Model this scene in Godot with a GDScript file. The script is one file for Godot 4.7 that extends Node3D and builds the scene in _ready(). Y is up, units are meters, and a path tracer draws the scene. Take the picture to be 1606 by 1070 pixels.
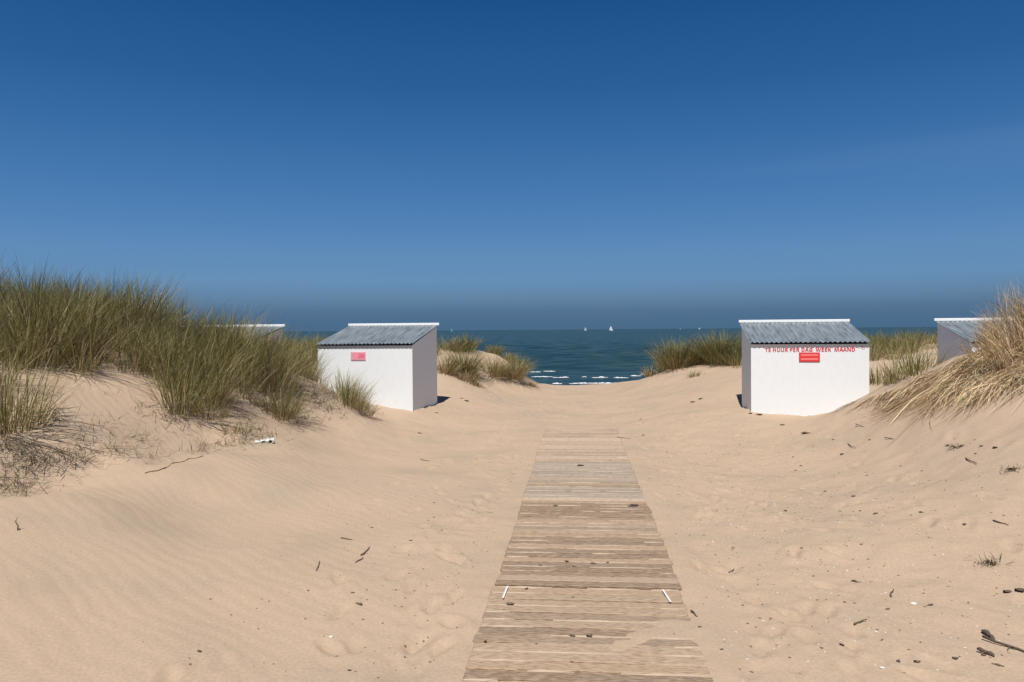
extends Node3D
# Beach access between dunes: boardwalk, white huts, marram grass, the sea behind.

const CAM_H := 1.68
const FOCAL := 1206.0            # in photograph pixels
const SEA := -3.3
const EXPOSURE := 1.12
const HUT_TURN := 0.194          # the hut row is turned 11 degrees
const WALK_TURN := 0.0862

var cam: Camera3D
var rng := RandomNumberGenerator.new()
var names := {}

# ---------------------------------------------------------------- helpers
func numbered(called: String) -> String:
	if not names.has(called):
		names[called] = 0
		return called
	names[called] += 1
	return "%s_%03d" % [called, names[called]]

func tag(o: Node, label: String, category: String, group := "", kind := "") -> void:
	o.set_meta("label", label)
	o.set_meta("category", category)
	if group != "": o.set_meta("group", group)
	if kind != "": o.set_meta("kind", kind)

func thing(called: String, at: Vector3, turn: float, label: String, category: String, group := "") -> Node3D:
	var o := Node3D.new()
	o.name = numbered(called)
	add_child(o)
	o.position = at
	o.rotation.y = turn
	tag(o, label, category, group)
	return o

func mesh_node(called: String, m: Mesh, mat: Material, parent: Node = null) -> MeshInstance3D:
	var o := MeshInstance3D.new()
	o.mesh = m
	if mat: o.material_override = mat
	if parent == null:
		o.name = numbered(called)
		add_child(o)
	else:
		o.name = called
		parent.add_child(o, true)
	return o

func srgb(r: float, g: float, b: float) -> Color:
	return Color(r, g, b).linear_to_srgb()

func sm(a: float, b: float, x: float) -> float:
	return smoothstep(a, b, x)

# a box whose edges are chamfered by c
func bevel_box(s: Vector3, c: float, at := Vector3.ZERO) -> ArrayMesh:
	var st := SurfaceTool.new()
	st.begin(Mesh.PRIMITIVE_TRIANGLES)
	add_bevel_box(st, s, c, Transform3D(Basis.IDENTITY, at))
	return st.commit()

func add_bevel_box(st: SurfaceTool, s: Vector3, c: float, tr: Transform3D) -> void:
	var h := s * 0.5
	st.set_smooth_group(-1)
	var dirs := [Vector3.RIGHT, Vector3.UP, Vector3.BACK]
	for ax in 3:
		for sg in [-1.0, 1.0]:
			var n: Vector3 = dirs[ax] * sg
			var u: Vector3 = dirs[(ax + 1) % 3]
			var v: Vector3 = dirs[(ax + 2) % 3]
			var hu: float = h[(ax + 1) % 3] - c
			var hv: float = h[(ax + 2) % 3] - c
			var o: Vector3 = n * h[ax]
			quad(st, o - u * hu - v * hv, o + u * hu - v * hv, o + u * hu + v * hv, o - u * hu + v * hv, n, tr)
	for ax in 3:
		var w: Vector3 = dirs[ax]
		var u2: Vector3 = dirs[(ax + 1) % 3]
		var v2: Vector3 = dirs[(ax + 2) % 3]
		var hw: float = h[ax] - c
		for su in [-1.0, 1.0]:
			for sv in [-1.0, 1.0]:
				var a: Vector3 = u2 * su * h[(ax + 1) % 3] + v2 * sv * (h[(ax + 2) % 3] - c)
				var b: Vector3 = u2 * su * (h[(ax + 1) % 3] - c) + v2 * sv * h[(ax + 2) % 3]
				quad(st, a - w * hw, a + w * hw, b + w * hw, b - w * hw, (u2 * su + v2 * sv).normalized(), tr)

func quad(st: SurfaceTool, a: Vector3, b: Vector3, c: Vector3, d: Vector3, n: Vector3, tr: Transform3D) -> void:
	var facing: float = (b - a).cross(c - a).dot(n)
	st.set_normal((tr.basis * n).normalized())
	var list := [a, c, b, a, d, c] if facing > 0.0 else [a, b, c, a, c, d]
	for p in list:
		st.set_uv(Vector2(p.x + p.y, p.z + p.y))
		st.add_vertex(tr * p)

# seamless grey noise as an Image
func noise_image(size: int, freq: float, octaves: int, sd: int, kind := FastNoiseLite.TYPE_SIMPLEX_SMOOTH, w := 0) -> Image:
	var n := FastNoiseLite.new()
	n.noise_type = kind
	n.seed = sd
	n.frequency = freq
	n.fractal_octaves = octaves
	var im: Image = n.get_seamless_image(size if w == 0 else w, size)
	im.convert(Image.FORMAT_L8)
	return im

# an sRGB texture that runs between colours along a noise image
func ramp_texture(im: Image, stops: Array) -> ImageTexture:
	var g := Gradient.new()
	var offs := PackedFloat32Array()
	var cols := PackedColorArray()
	for s in stops:
		offs.append(s[0])
		cols.append(s[1])
	g.offsets = offs
	g.colors = cols
	var lut := []
	for i in 256: lut.append(g.sample(i / 255.0))
	var d := im.get_data()
	var out := PackedByteArray()
	out.resize(d.size() * 3)
	for i in d.size():
		var c: Color = lut[d[i]]
		out[i * 3] = int(c.r * 255.0)
		out[i * 3 + 1] = int(c.g * 255.0)
		out[i * 3 + 2] = int(c.b * 255.0)
	var o := Image.create_from_data(im.get_width(), im.get_height(), false, Image.FORMAT_RGB8, out)
	o.generate_mipmaps()
	return ImageTexture.create_from_image(o)

func plain(r: float, g: float, b: float, rough := 0.8, metal := 0.0) -> StandardMaterial3D:
	var m := StandardMaterial3D.new()
	m.albedo_color = srgb(r, g, b)
	m.roughness = rough
	m.metallic = metal
	return m

# ---------------------------------------------------------------- pixels and places
func ray(px: float, py: float) -> Vector3:
	return cam.basis * Vector3((px - 803.0) / FOCAL, -(py - 535.0) / FOCAL, -1.0)

func at_depth(px: float, py: float, d: float) -> Vector3:
	var r := ray(px, py)
	return cam.position + r * (d / -r.z)

func to_pixel(p: Vector3) -> Vector2:
	var q := cam.basis.inverse() * (p - cam.position)
	return Vector2(803.0 + q.x / -q.z * FOCAL, 535.0 - q.y / -q.z * FOCAL)

# where the line of sight through a pixel meets the sand
func hit(px: float, py: float) -> Vector3:
	var r := ray(px, py)
	var d := 2.0
	while d < 40.0:
		var p := cam.position + r * (d / -r.z)
		if p.y < height(p.x, -p.z):
			var lo := d - 0.06
			var hi := d
			for k in 8:
				var mid := (lo + hi) * 0.5
				var q := cam.position + r * (mid / -r.z)
				if q.y < height(q.x, -q.z): hi = mid
				else: lo = mid
			return cam.position + r * (hi / -r.z)
		d += 0.06
	return cam.position + r * (40.0 / -r.z)

# ---------------------------------------------------------------- terrain
var ctl := []                      # [x, d, h]
var tw := PackedFloat64Array()     # weights of the thin plate
var hx := PackedFloat32Array()
var hd := PackedFloat32Array()
var hh := PackedFloat32Array()

func kern(r2: float) -> float:
	return r2 * log(r2 + 1e-9)

func solve_plate() -> void:
	var n := ctl.size()
	var m := n + 3
	var a := []
	for i in m:
		var row := PackedFloat64Array()
		row.resize(m + 1)
		a.append(row)
	for i in n:
		var pi: Array = ctl[i]
		for j in n:
			var pj: Array = ctl[j]
			var dx: float = pi[0] - pj[0]
			var dy: float = pi[1] - pj[1]
			a[i][j] = kern(dx * dx + dy * dy)
		a[i][i] += 0.12
		a[i][n] = 1.0; a[i][n + 1] = pi[0]; a[i][n + 2] = pi[1]
		a[n][i] = 1.0; a[n + 1][i] = pi[0]; a[n + 2][i] = pi[1]
		a[i][m] = pi[2]
	for c in m:
		var best := c
		for r in range(c + 1, m):
			if absf(a[r][c]) > absf(a[best][c]): best = r
		var t = a[c]; a[c] = a[best]; a[best] = t
		var pr: PackedFloat64Array = a[c]
		for r in range(c + 1, m):
			var rr: PackedFloat64Array = a[r]
			var f := rr[c] / pr[c]
			if f == 0.0: continue
			for k in range(c, m + 1): rr[k] -= f * pr[k]
			a[r] = rr
	tw.resize(m)
	for c in range(m - 1, -1, -1):
		var s: float = a[c][m]
		for k in range(c + 1, m): s -= a[c][k] * tw[k]
		tw[c] = s / a[c][c]

func plate(x: float, d: float) -> float:
	var n := ctl.size()
	var s := tw[n] + tw[n + 1] * x + tw[n + 2] * d
	for i in n:
		var p: Array = ctl[i]
		var dx: float = x - p[0]
		var dy: float = d - p[1]
		s += tw[i] * kern(dx * dx + dy * dy)
	return s

func px_ctl(px: float, py: float, d: float) -> void:
	var p := at_depth(px, py, d)
	ctl.append([p.x, d, p.y])

func cubic(a: float, b: float, c: float, d: float, t: float) -> float:
	return b + 0.5 * t * (c - a + t * (2.0 * a - 5.0 * b + 4.0 * c - d + t * (3.0 * (b - c) + d - a)))

func spread(list: Array) -> PackedFloat32Array:   # [from, step0, to, step1 ...]
	var o := PackedFloat32Array()
	var v: float = list[0][0]
	for k in list.size():
		var to: float = list[k][2]
		var s0: float = list[k][1]
		var s1: float = list[k][3] if list[k].size() > 3 else s0
		var v0 := v
		while v < to - 1e-5:
			o.append(v)
			v += lerpf(s0, s1, (v - v0) / (to - v0))
		v = to
	o.append(v)
	return o

func walk_coords(x: float, d: float) -> Vector2:   # (across, along) the boardwalk
	var rx := x - 0.038
	return Vector2(rx * cos(WALK_TURN) - d * sin(WALK_TURN), rx * sin(WALK_TURN) + d * cos(WALK_TURN))

func walk_point(across: float, along: float, y: float) -> Vector3:
	return Vector3(0.038 + across * cos(WALK_TURN) + along * sin(WALK_TURN), y, across * sin(WALK_TURN) - along * cos(WALK_TURN))

func beach(d: float) -> float:
	if d < 30.0: return lerpf(0.1, -0.75, sm(23.0, 30.0, d))
	if d < 62.0: return lerpf(-0.75, SEA + 0.05, (d - 30.0) / 32.0)
	return lerpf(SEA + 0.05, SEA - 3.0, (d - 62.0) / 40.0)

func build_terrain(sand: Material) -> void:
	# flat way down the middle
	for d in [-4.0, 0.0, 2.0, 3.5, 5.0, 6.5, 8.0, 10.0, 12.0, 14.0, 17.0, 20.0]:
		var c: float = 0.038 + d * tan(WALK_TURN)
		for o in [-0.8, 0.0, 0.8]: ctl.append([c + o, d, 0.0 if d < 16 else 0.02])
	for p in [
		# left bank, then the dune behind it
		[0, 1070, 3.5], [300, 900, 5.05], [300, 800, 6.7], [500, 720, 9.4], [500, 850, 5.9],
		[0, 800, 5.5], [120, 770, 6.2], [250, 735, 7.2], [340, 712, 8.3], [430, 690, 9.5], [500, 668, 11.2], [570, 652, 12.9],
		[0, 778, 6.4], [120, 752, 7.15], [250, 722, 8.2], [340, 701, 9.2],
		[0, 680, 7.1], [0, 600, 8.0], [60, 650, 7.6], [130, 585, 9.0], [130, 690, 7.5], [200, 600, 9.2], [220, 690, 8.2],
		[285, 645, 9.4], [330, 660, 9.5], [400, 628, 10.8], [440, 655, 10.8], [480, 600, 12.2], [530, 620, 12.8], [575, 648, 13.3],
		[0, 520, 9.6], [100, 508, 10.6], [200, 520, 11.2], [300, 560, 12.0], [390, 580, 12.8], [450, 590, 13.4],
		# left hut foot and the dune left of the gap
		[647, 645, 13.9], [687, 633, 15.4], [600, 650, 13.6],
		[690, 592, 17.8], [740, 602, 18.6], [790, 603, 19.6], [830, 605, 20.6], [700, 555, 20.0], [740, 552, 20.8], [785, 560, 21.2], [815, 582, 21.4], [690, 548, 21.6],
		[845, 605, 22.4], [870, 608, 22.6], [915, 609, 22.6], [950, 609, 22.4], [975, 606, 22.2], [1000, 598, 21.4],
		# right of the gap
		[1030, 585, 20.6], [1060, 576, 20.4], [1100, 572, 19.6], [1135, 570, 19.4], [1160, 600, 15.8], [1160, 576, 18.0], [1080, 612, 16.6], [1100, 640, 13.8], 
		[1178, 647, 12.7], [1164, 641, 14.1], [1220, 652, 12.5], [1285, 655, 12.2], [1320, 642, 12.0], [1364, 616, 11.8],
		# right bank with the straw heap
		[1400, 602, 11.2], [1400, 640, 10.4], [1450, 585, 10.6], [1450, 625, 9.7], [1500, 566, 10.3], [1525, 552, 10.2], [1560, 546, 10.0], [1520, 620, 9.0], [1606, 555, 9.4], [1606, 600, 8.5],
		[1606, 650, 7.8], [1606, 700, 7.1], [1606, 800, 5.85], [1606, 900, 4.85], [1500, 690, 8.0], [1500, 760, 6.8], [1400, 750, 7.8], [1400, 690, 9.2], [1300, 690, 10.2], [1200, 690, 11.0], [1250, 800, 6.95],
		# between and behind the huts
		[1380, 606, 14.0], [1420, 592, 15.2], [1455, 586, 15.2], [1400, 556, 19.0], [1460, 550, 19.0], [1330, 556, 20.0], [1250, 560, 20.0],
		[600, 560, 20.0], [500, 560, 20.0],
	]: px_ctl(p[0], p[1], p[2])
	for p in [[-6, 2, 0.5], [-5, -3, 0.3], [-10, 2, 1.0], [-9, 7, 1.5], [-15, 8, 1.8], [-13, 14, 1.4], [-20, 3, 1.8], [-20, 14, 1.5], [-12, -4, 0.9], [-24, -4, 1.5],
		[-8, 11, 1.75], [-5.5, 14.6, 0.45], [-7.0, 15.2, 0.5], [-9, 17, 0.9], [-8, 20, 1.2], [-14, 20, 1.3], [-24, 22, 1.3], [-3, 16.6, 0.3],
		[8.5, 8, 1.35], [12, 8, 1.5], [8, 3, 0.6], [12, 2, 0.9], [9, -3, 0.6], [20, 0, 1.3], [20, 10, 1.6], [8.6, 12.5, 0.85], [10.5, 12, 1.1], [8, 14, 0.7], [12, 15, 1.1], [12, 20, 1.3], [24, 20, 1.4], [4, -4, 0.1], [4, 2, 0.1], [-2.5, -3, 0.05],
		[6.2, 12.6, 0.5], [7.1, 12.6, 0.55]]:
		ctl.append(p)
	for x in [-24.0, -14.0, -7.0, 0.0, 7.0, 14.0, 24.0]:
		ctl.append([x, 27.0, 0.3 if absf(x) > 5.0 else -0.35])
	solve_plate()
	# coarse grid of the plate
	var gs := 0.4
	var nx := 131
	var nd := 86
	var coarse := []
	for j in nd:
		var row := PackedFloat32Array()
		row.resize(nx)
		for i in nx: row[i] = plate(-26.0 + i * gs, -6.0 + j * gs)
		coarse.append(row)
	hx = spread([[-120.0, 16.0, -24.0, 6.0], [0, 1.2, -8.0, 0.14], [0, 0.1, -4.8, 0.035], [0, 0.03, 2.8, 0.03], [0, 0.035, 7.0, 0.06], [0, 0.14, 24.0, 1.4], [0, 6.0, 120.0, 16.0]])
	hd = spread([[-30.0, 6.0, -5.0, 1.0], [0, 0.4, 2.0, 0.1], [0, 0.028, 8.5, 0.034], [0, 0.034, 14.0, 0.06], [0, 0.07, 26.0, 0.16], [0, 0.3, 100.0, 6.0]])
	var big := FastNoiseLite.new(); big.seed = 3; big.frequency = 0.35; big.fractal_octaves = 3
	var mid := FastNoiseLite.new(); mid.seed = 9; mid.frequency = 1.9; mid.fractal_octaves = 4
	var fine := FastNoiseLite.new(); fine.seed = 21; fine.frequency = 9.0; fine.fractal_octaves = 2
	var warp := FastNoiseLite.new(); warp.seed = 33; warp.frequency = 0.7; warp.fractal_octaves = 3
	var cov := FastNoiseLite.new(); cov.seed = 40; cov.frequency = 1.4; cov.fractal_octaves = 4
	var w := hx.size()
	var l := hd.size()
	hh.resize(w * l)
	var pre := PackedFloat32Array()
	pre.resize(nx)
	var cx := PackedInt32Array(); cx.resize(w)
	var ct := PackedFloat32Array(); ct.resize(w)
	for i in w:
		var f := clampf((hx[i] + 26.0) / gs, 1.0, nx - 2.001)
		cx[i] = int(f); ct[i] = f - int(f)
	for j in l:
		var d := hd[j]
		var f := clampf((d + 6.0) / gs, 1.0, nd - 2.001)
		var k := int(f)
		var t := f - k
		for i in nx: pre[i] = cubic(coarse[k - 1][i], coarse[k][i], coarse[k + 1][i], coarse[mini(k + 2, nd - 1)][i], t)
		var toward := sm(22.8, 28.0, d)
		var bh := beach(d)
		for i in w:
			var x := hx[i]
			var c := cx[i]
			var h := cubic(pre[c - 1], pre[c], pre[c + 1], pre[mini(c + 2, nx - 1)], ct[i])
			if toward > 0.0:
				var lateral := sm(3.0, 8.0, absf(x - 1.8))
				h = lerpf(h, bh, sm(22.8 + lateral * 2.5, 28.0 + lateral * 5.0, d))
			var wc := walk_coords(x, d)
			var on_walk := (1.0 - sm(0.62, 0.95, absf(wc.x))) * (1.0 - sm(12.6, 13.6, wc.y))
			var bank := (1.0 - sm(-1.7, -0.9, wc.x)) * (1.0 - sm(9.0, 12.0, d)) * sm(-6.0, -4.6, x)
			var loose := 1.0 - bank * 0.82
			h += big.get_noise_2d(x, d) * 0.05 * (1.0 - on_walk)
			h += mid.get_noise_2d(x, d) * 0.022 * loose * (1.0 - on_walk)
			if d < 14.0 and absf(x) < 8.0:
				h += fine.get_noise_2d(x, d) * 0.0035 * loose
				if bank > 0.01:
					var u := (x * 0.62 + d * 0.78) + warp.get_noise_2d(x, d) * 0.16
					var rip := sin(u * TAU / 0.115)
					h += bank * 0.0030 * (rip + 0.35 * sin(2.0 * u * TAU / 0.115 + 0.8)) * (0.55 + 0.45 * warp.get_noise_2d(x * 0.6 + 40.0, d * 0.6))
			if on_walk > 0.0:
				# blown sand lying between and over the slats
				var over := cov.get_noise_2d(wc.x * 0.8, wc.y * 1.5) + 0.35 * mid.get_noise_2d(wc.x * 2.2, wc.y * 3.4)
				var amount := -0.010 + over * 0.008
				amount += 0.0088 * sm(-0.2, 0.55, wc.x + over * 0.35) * (1.0 - sm(4.3, 4.9, wc.y)) * sm(1.0, 3.2, wc.y)
				amount += 0.0175 * sm(11.2, 13.2, wc.y + over * 0.8)
				amount += 0.010 * sm(0.56, 0.70, absf(wc.x) + over * 0.05)
				h = lerpf(h, 0.024 + amount + fine.get_noise_2d(x * 0.7, d * 0.7) * 0.0018, on_walk)
			hh[j * w + i] = h
	# footprints in the loose sand on both sides of the boards
	rng.seed = 77
	for k in 520:
		var side := 1.0 if rng.randf() < 0.66 else -1.0
		var along := rng.randf_range(2.6, 21.0)
		var across := side * (0.75 + absf(rng.randfn(0.0, 1.0)) * (1.5 if side > 0 else 0.6))
		if along > 13.5: across = rng.randfn(0.0, 1.2)
		var p := walk_point(across, along, 0.0)
		dent(p.x, -p.z, rng.randf_range(-0.7, 0.7), rng.randf_range(0.11, 0.16), rng.randf_range(0.045, 0.065), rng.randf_range(0.006, 0.02))
	var vs := PackedVector3Array(); vs.resize(w * l)
	var ns := PackedVector3Array(); ns.resize(w * l)
	var ix := PackedInt32Array(); ix.resize((w - 1) * (l - 1) * 6)
	var q := 0
	for j in l:
		var j0 := maxi(j - 1, 0)
		var j1 := mini(j + 1, l - 1)
		for i in w:
			var i0 := maxi(i - 1, 0)
			var i1 := mini(i + 1, w - 1)
			vs[j * w + i] = Vector3(hx[i], hh[j * w + i], -hd[j])
			var gx := (hh[j * w + i1] - hh[j * w + i0]) / (hx[i1] - hx[i0])
			var gd := (hh[j1 * w + i] - hh[j0 * w + i]) / (hd[j1] - hd[j0])
			ns[j * w + i] = Vector3(-gx, 1.0, gd).normalized()
			if i < w - 1 and j < l - 1:
				var a := j * w + i
				ix[q] = a; ix[q + 1] = a + w; ix[q + 2] = a + 1
				ix[q + 3] = a + 1; ix[q + 4] = a + w; ix[q + 5] = a + w + 1
				q += 6
	var ar := []
	ar.resize(Mesh.ARRAY_MAX)
	ar[Mesh.ARRAY_VERTEX] = vs
	ar[Mesh.ARRAY_NORMAL] = ns
	ar[Mesh.ARRAY_INDEX] = ix
	var m := ArrayMesh.new()
	m.add_surface_from_arrays(Mesh.PRIMITIVE_TRIANGLES, ar)
	var o := mesh_node("sand_ground", m, sand)
	tag(o, "pale sand of the dunes and beach access", "sand", "", "structure")

func dent(x: float, d: float, turn: float, a: float, b: float, deep: float) -> void:
	var w := hx.size()
	var i0 := hx.bsearch(x - a * 1.9); var i1 := hx.bsearch(x + a * 1.9)
	var j0 := hd.bsearch(d - a * 1.9); var j1 := hd.bsearch(d + a * 1.9)
	for j in range(j0, mini(j1, hd.size())):
		for i in range(i0, mini(i1, w)):
			var dx := hx[i] - x
			var dy := hd[j] - d
			var u := (dx * cos(turn) - dy * sin(turn)) / b
			var v := (dx * sin(turn) + dy * cos(turn)) / a
			var r := sqrt(u * u + v * v)
			if r < 1.9:
				hh[j * w + i] += deep * (-(1.0 - sm(0.45, 1.0, r)) + 0.45 * sm(0.75, 1.05, r) * (1.0 - sm(1.1, 1.9, r)))

func height(x: float, d: float) -> float:
	var w := hx.size()
	var i := clampi(hx.bsearch(x) - 1, 0, w - 2)
	var j := clampi(hd.bsearch(d) - 1, 0, hd.size() - 2)
	var t := clampf((x - hx[i]) / (hx[i + 1] - hx[i]), 0.0, 1.0)
	var s := clampf((d - hd[j]) / (hd[j + 1] - hd[j]), 0.0, 1.0)
	return lerpf(lerpf(hh[j * w + i], hh[j * w + i + 1], t), lerpf(hh[(j + 1) * w + i], hh[(j + 1) * w + i + 1], t), s)

func on_sand(x: float, d: float, up := 0.0) -> Vector3:
	return Vector3(x, height(x, d) + up, -d)

# ---------------------------------------------------------------- grass
class Blades:
	var v := PackedVector3Array()
	var n := PackedVector3Array()
	var c := PackedColorArray()
	var i := PackedInt32Array()
	# a tapering strip through the given points
	func strip(pts: Array, side: Vector3, width: float, col: Color) -> void:
		var k := pts.size()
		var base := v.size()
		var up: Vector3 = (pts[1] - pts[0]).normalized()
		var nn: Vector3 = up.cross(side).normalized()
		for p in k - 1:
			var wd: float = width * 0.5 * (1.0 - pow(p / float(k - 1), 2.0) * 0.8)
			v.append(pts[p] - side * wd); v.append(pts[p] + side * wd)
			n.append(nn); n.append(nn); c.append(col); c.append(col)
		v.append(pts[k - 1]); n.append(nn); c.append(col)
		for p in k - 2:
			var a: int = base + p * 2
			i.append_array(PackedInt32Array([a, a + 1, a + 2, a + 1, a + 3, a + 2]))
		var e: int = base + (k - 2) * 2
		i.append_array(PackedInt32Array([e, e + 1, e + 2]))
	func blade(at: Vector3, yaw: float, lean: float, curve: float, length: float, width: float, col: Color, twist: float, segs := 4) -> void:
		var pts := [at]
		var dir := Vector3(cos(yaw), 0, sin(yaw))
		var p := at
		for s in segs:
			var t := (s + 0.5) / segs
			var ang := lean + curve * t * t
			p += (dir * sin(ang) + Vector3.UP * cos(ang)) * (length / segs)
			pts.append(p)
		strip(pts, Vector3(-sin(yaw + twist), 0, cos(yaw + twist)), width, col)
	func mesh() -> ArrayMesh:
		var ar := []
		ar.resize(Mesh.ARRAY_MAX)
		ar[Mesh.ARRAY_VERTEX] = v
		ar[Mesh.ARRAY_NORMAL] = n
		ar[Mesh.ARRAY_COLOR] = c
		ar[Mesh.ARRAY_INDEX] = i
		var m := ArrayMesh.new()
		m.add_surface_from_arrays(Mesh.PRIMITIVE_TRIANGLES, ar)
		return m

const GREENS := [[0.23, 0.225, 0.08], [0.12, 0.125, 0.042], [0.29, 0.27, 0.105], [0.35, 0.30, 0.14]]
const STRAWS := [[0.52, 0.42, 0.24], [0.40, 0.31, 0.17], [0.60, 0.50, 0.31], [0.26, 0.18, 0.10]]

func pick(list: Array, wobble := 0.2) -> Color:
	var c: Array = list[rng.randi() % list.size()]
	var k := 1.0 + rng.randf_range(-wobble, wobble)
	return Color(c[0] * k, c[1] * k, c[2] * k)

# one marram tuft: count blades from a foot of radius r, leaning with the wind (wx, wz)
func tuft(count: int, r: float, len0: float, len1: float, straw: float, wind: Vector2, width := 0.007, spread_lean := 0.5) -> ArrayMesh:
	var b := Blades.new()
	for k in count:
		var a := rng.randf() * TAU
		var rr := r * sqrt(rng.randf())
		var at := Vector3(cos(a) * rr, -0.05, sin(a) * rr)
		var out := Vector2(cos(a), sin(a)) * (rr / r) * spread_lean + Vector2(rng.randfn(0, 0.22), rng.randfn(0, 0.22)) + wind
		var dead := rng.randf() < straw
		var ln := rng.randf_range(len0, len1) * (rng.randf_range(0.5, 1.0) if dead else 1.0)
		var lean := clampf(out.length() * 0.75, 0.02, 1.1)
		b.blade(at, out.angle(), lean, rng.randf_range(0.15, 0.9) + (rng.randf_range(0.1, 0.8) if dead else 0.0), ln, width * rng.randf_range(0.6, 1.15),
			pick(STRAWS if dead else GREENS), rng.randf_range(-1.0, 1.0))
	return b.mesh()

var grass_mat: StandardMaterial3D

func in_hut(x: float, d: float, grow := 0.12) -> bool:
	for h in huts:
		var q := Vector2(x - h.x, d - h.y)
		var u := q.x * cos(HUT_TURN) - q.y * sin(HUT_TURN)
		var v := q.x * sin(HUT_TURN) + q.y * cos(HUT_TURN)
		if u > -grow and u < HUT_W + grow and v > -grow and v < HUT_D + grow: return true
	return false

func line_y(line: Array, x: float) -> float:
	if x <= line[0][0]: return line[0][1]
	for k in line.size() - 1:
		if x <= line[k + 1][0]:
			return lerpf(line[k][1], line[k + 1][1], (x - line[k][0]) / float(line[k + 1][0] - line[k][0]))
	return line[-1][1]

# ---------------------------------------------------------------- huts
const HUT_W := 1.84
const HUT_D := 1.54
const EAVE := 1.42
const RIDGE := 1.77
var huts := []        # front left corner (x, d)

func wall_mesh(pts: Array, th: Vector3) -> ArrayMesh:     # polygon with thickness
	var st := SurfaceTool.new()
	st.begin(Mesh.PRIMITIVE_TRIANGLES)
	var n: Vector3 = -th.normalized()
	var mid := Vector3.ZERO
	for p in pts: mid += p / pts.size()
	quad(st, pts[0], pts[1], pts[2], pts[3], n, Transform3D.IDENTITY)
	quad(st, pts[0] + th, pts[1] + th, pts[2] + th, pts[3] + th, -n, Transform3D.IDENTITY)
	for k in 4:
		var a: Vector3 = pts[k]
		var b: Vector3 = pts[(k + 1) % 4]
		quad(st, a, b, b + th, a + th, ((a + b) * 0.5 - mid).normalized(), Transform3D.IDENTITY)
	return st.commit()

func roof_sheet(x0: float, x1: float, lift: float) -> ArrayMesh:
	# corrugated sheet between x0 and x1, falling from the ridge to the eave; z grows towards the front
	var b := SurfaceTool.new()
	b.begin(Mesh.PRIMITIVE_TRIANGLES)
	var f := Vector3(0, EAVE + 0.006, 0.046)
	var k := Vector3(0, RIDGE, -HUT_D - 0.03)
	var slope := (k - f)
	var up := Vector3(0, -slope.z, slope.y).normalized()
	if up.y < 0: up = -up
	var n := int((x1 - x0) / 0.0095)
	for layer in 2:
		for i in n:
			var xa := lerpf(x0, x1, i / float(n))
			var xb := lerpf(x0, x1, (i + 1) / float(n))
			var ha := 0.0105 * sin(xa * TAU / 0.076) + 0.014 + lift - layer * 0.0025
			var hb := 0.0105 * sin(xb * TAU / 0.076) + 0.014 + lift - layer * 0.0025
			var sa := 0.0105 * TAU / 0.076 * cos(xa * TAU / 0.076)
			var sb := 0.0105 * TAU / 0.076 * cos(xb * TAU / 0.076)
			var na := (up - Vector3.RIGHT * sa).normalized() * (1.0 if layer == 0 else -1.0)
			var nb := (up - Vector3.RIGHT * sb).normalized() * (1.0 if layer == 0 else -1.0)
			var p := [f + Vector3.RIGHT * xa + up * ha, f + Vector3.RIGHT * xb + up * hb, k + Vector3.RIGHT * xb + up * hb, k + Vector3.RIGHT * xa + up * ha]
			var order := [0, 2, 1, 0, 3, 2] if layer == 0 else [0, 1, 2, 0, 2, 3]
			for o in order:
				b.set_normal(na if (o == 0 or o == 3) else nb)
				b.set_uv(Vector2(xa if (o == 0 or o == 3) else xb, 0.0 if o < 2 else 1.6))
				b.add_vertex(p[o])
	return b.commit()

func make_hut(paint: Material, metal: Material, trim: Material, at: Vector2, label: String) -> Node3D:
	var foot := -0.35
	var h := thing("beach_hut", Vector3(at.x, 0.0, -at.y), HUT_TURN * -1.0, label, "beach hut", "white beach huts in a row")
	var t := 0.03
	var w := HUT_W
	var dd := HUT_D
	var y0 := EAVE - 0.012
	var y1 := RIDGE - 0.02
	mesh_node("wall", wall_mesh([Vector3(0, foot, 0), Vector3(w, foot, 0), Vector3(w, y0, 0), Vector3(0, y0, 0)], Vector3(0, 0, -t)), paint, h)
	mesh_node("wall", wall_mesh([Vector3(0, foot, -dd), Vector3(w, foot, -dd), Vector3(w, y1, -dd), Vector3(0, y1, -dd)], Vector3(0, 0, t)), paint, h)
	var cut := (y1 - y0) / dd * t
	for s in 2:
		var x := 0.002 if s == 0 else w - 0.002
		mesh_node("wall", wall_mesh([Vector3(x, foot, -t), Vector3(x, foot, -dd + t), Vector3(x, y1 - cut, -dd + t), Vector3(x, y0 + cut, -t)], Vector3(t if s == 0 else -t, 0, 0)), paint, h)
	var roof := Node3D.new()
	roof.name = "roof"
	h.add_child(roof)
	for k in 3:
		var a := -0.035 + k * 0.62
		mesh_node("roof_sheet", roof_sheet(a, minf(a + 0.66, w + 0.035), 0.003 * k), metal, roof)
	mesh_node("ridge_board", bevel_box(Vector3(w + 0.1, 0.048, 0.03), 0.004, Vector3(w * 0.5, RIDGE + 0.036, -dd - 0.012)), trim, h)
	return h

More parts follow.
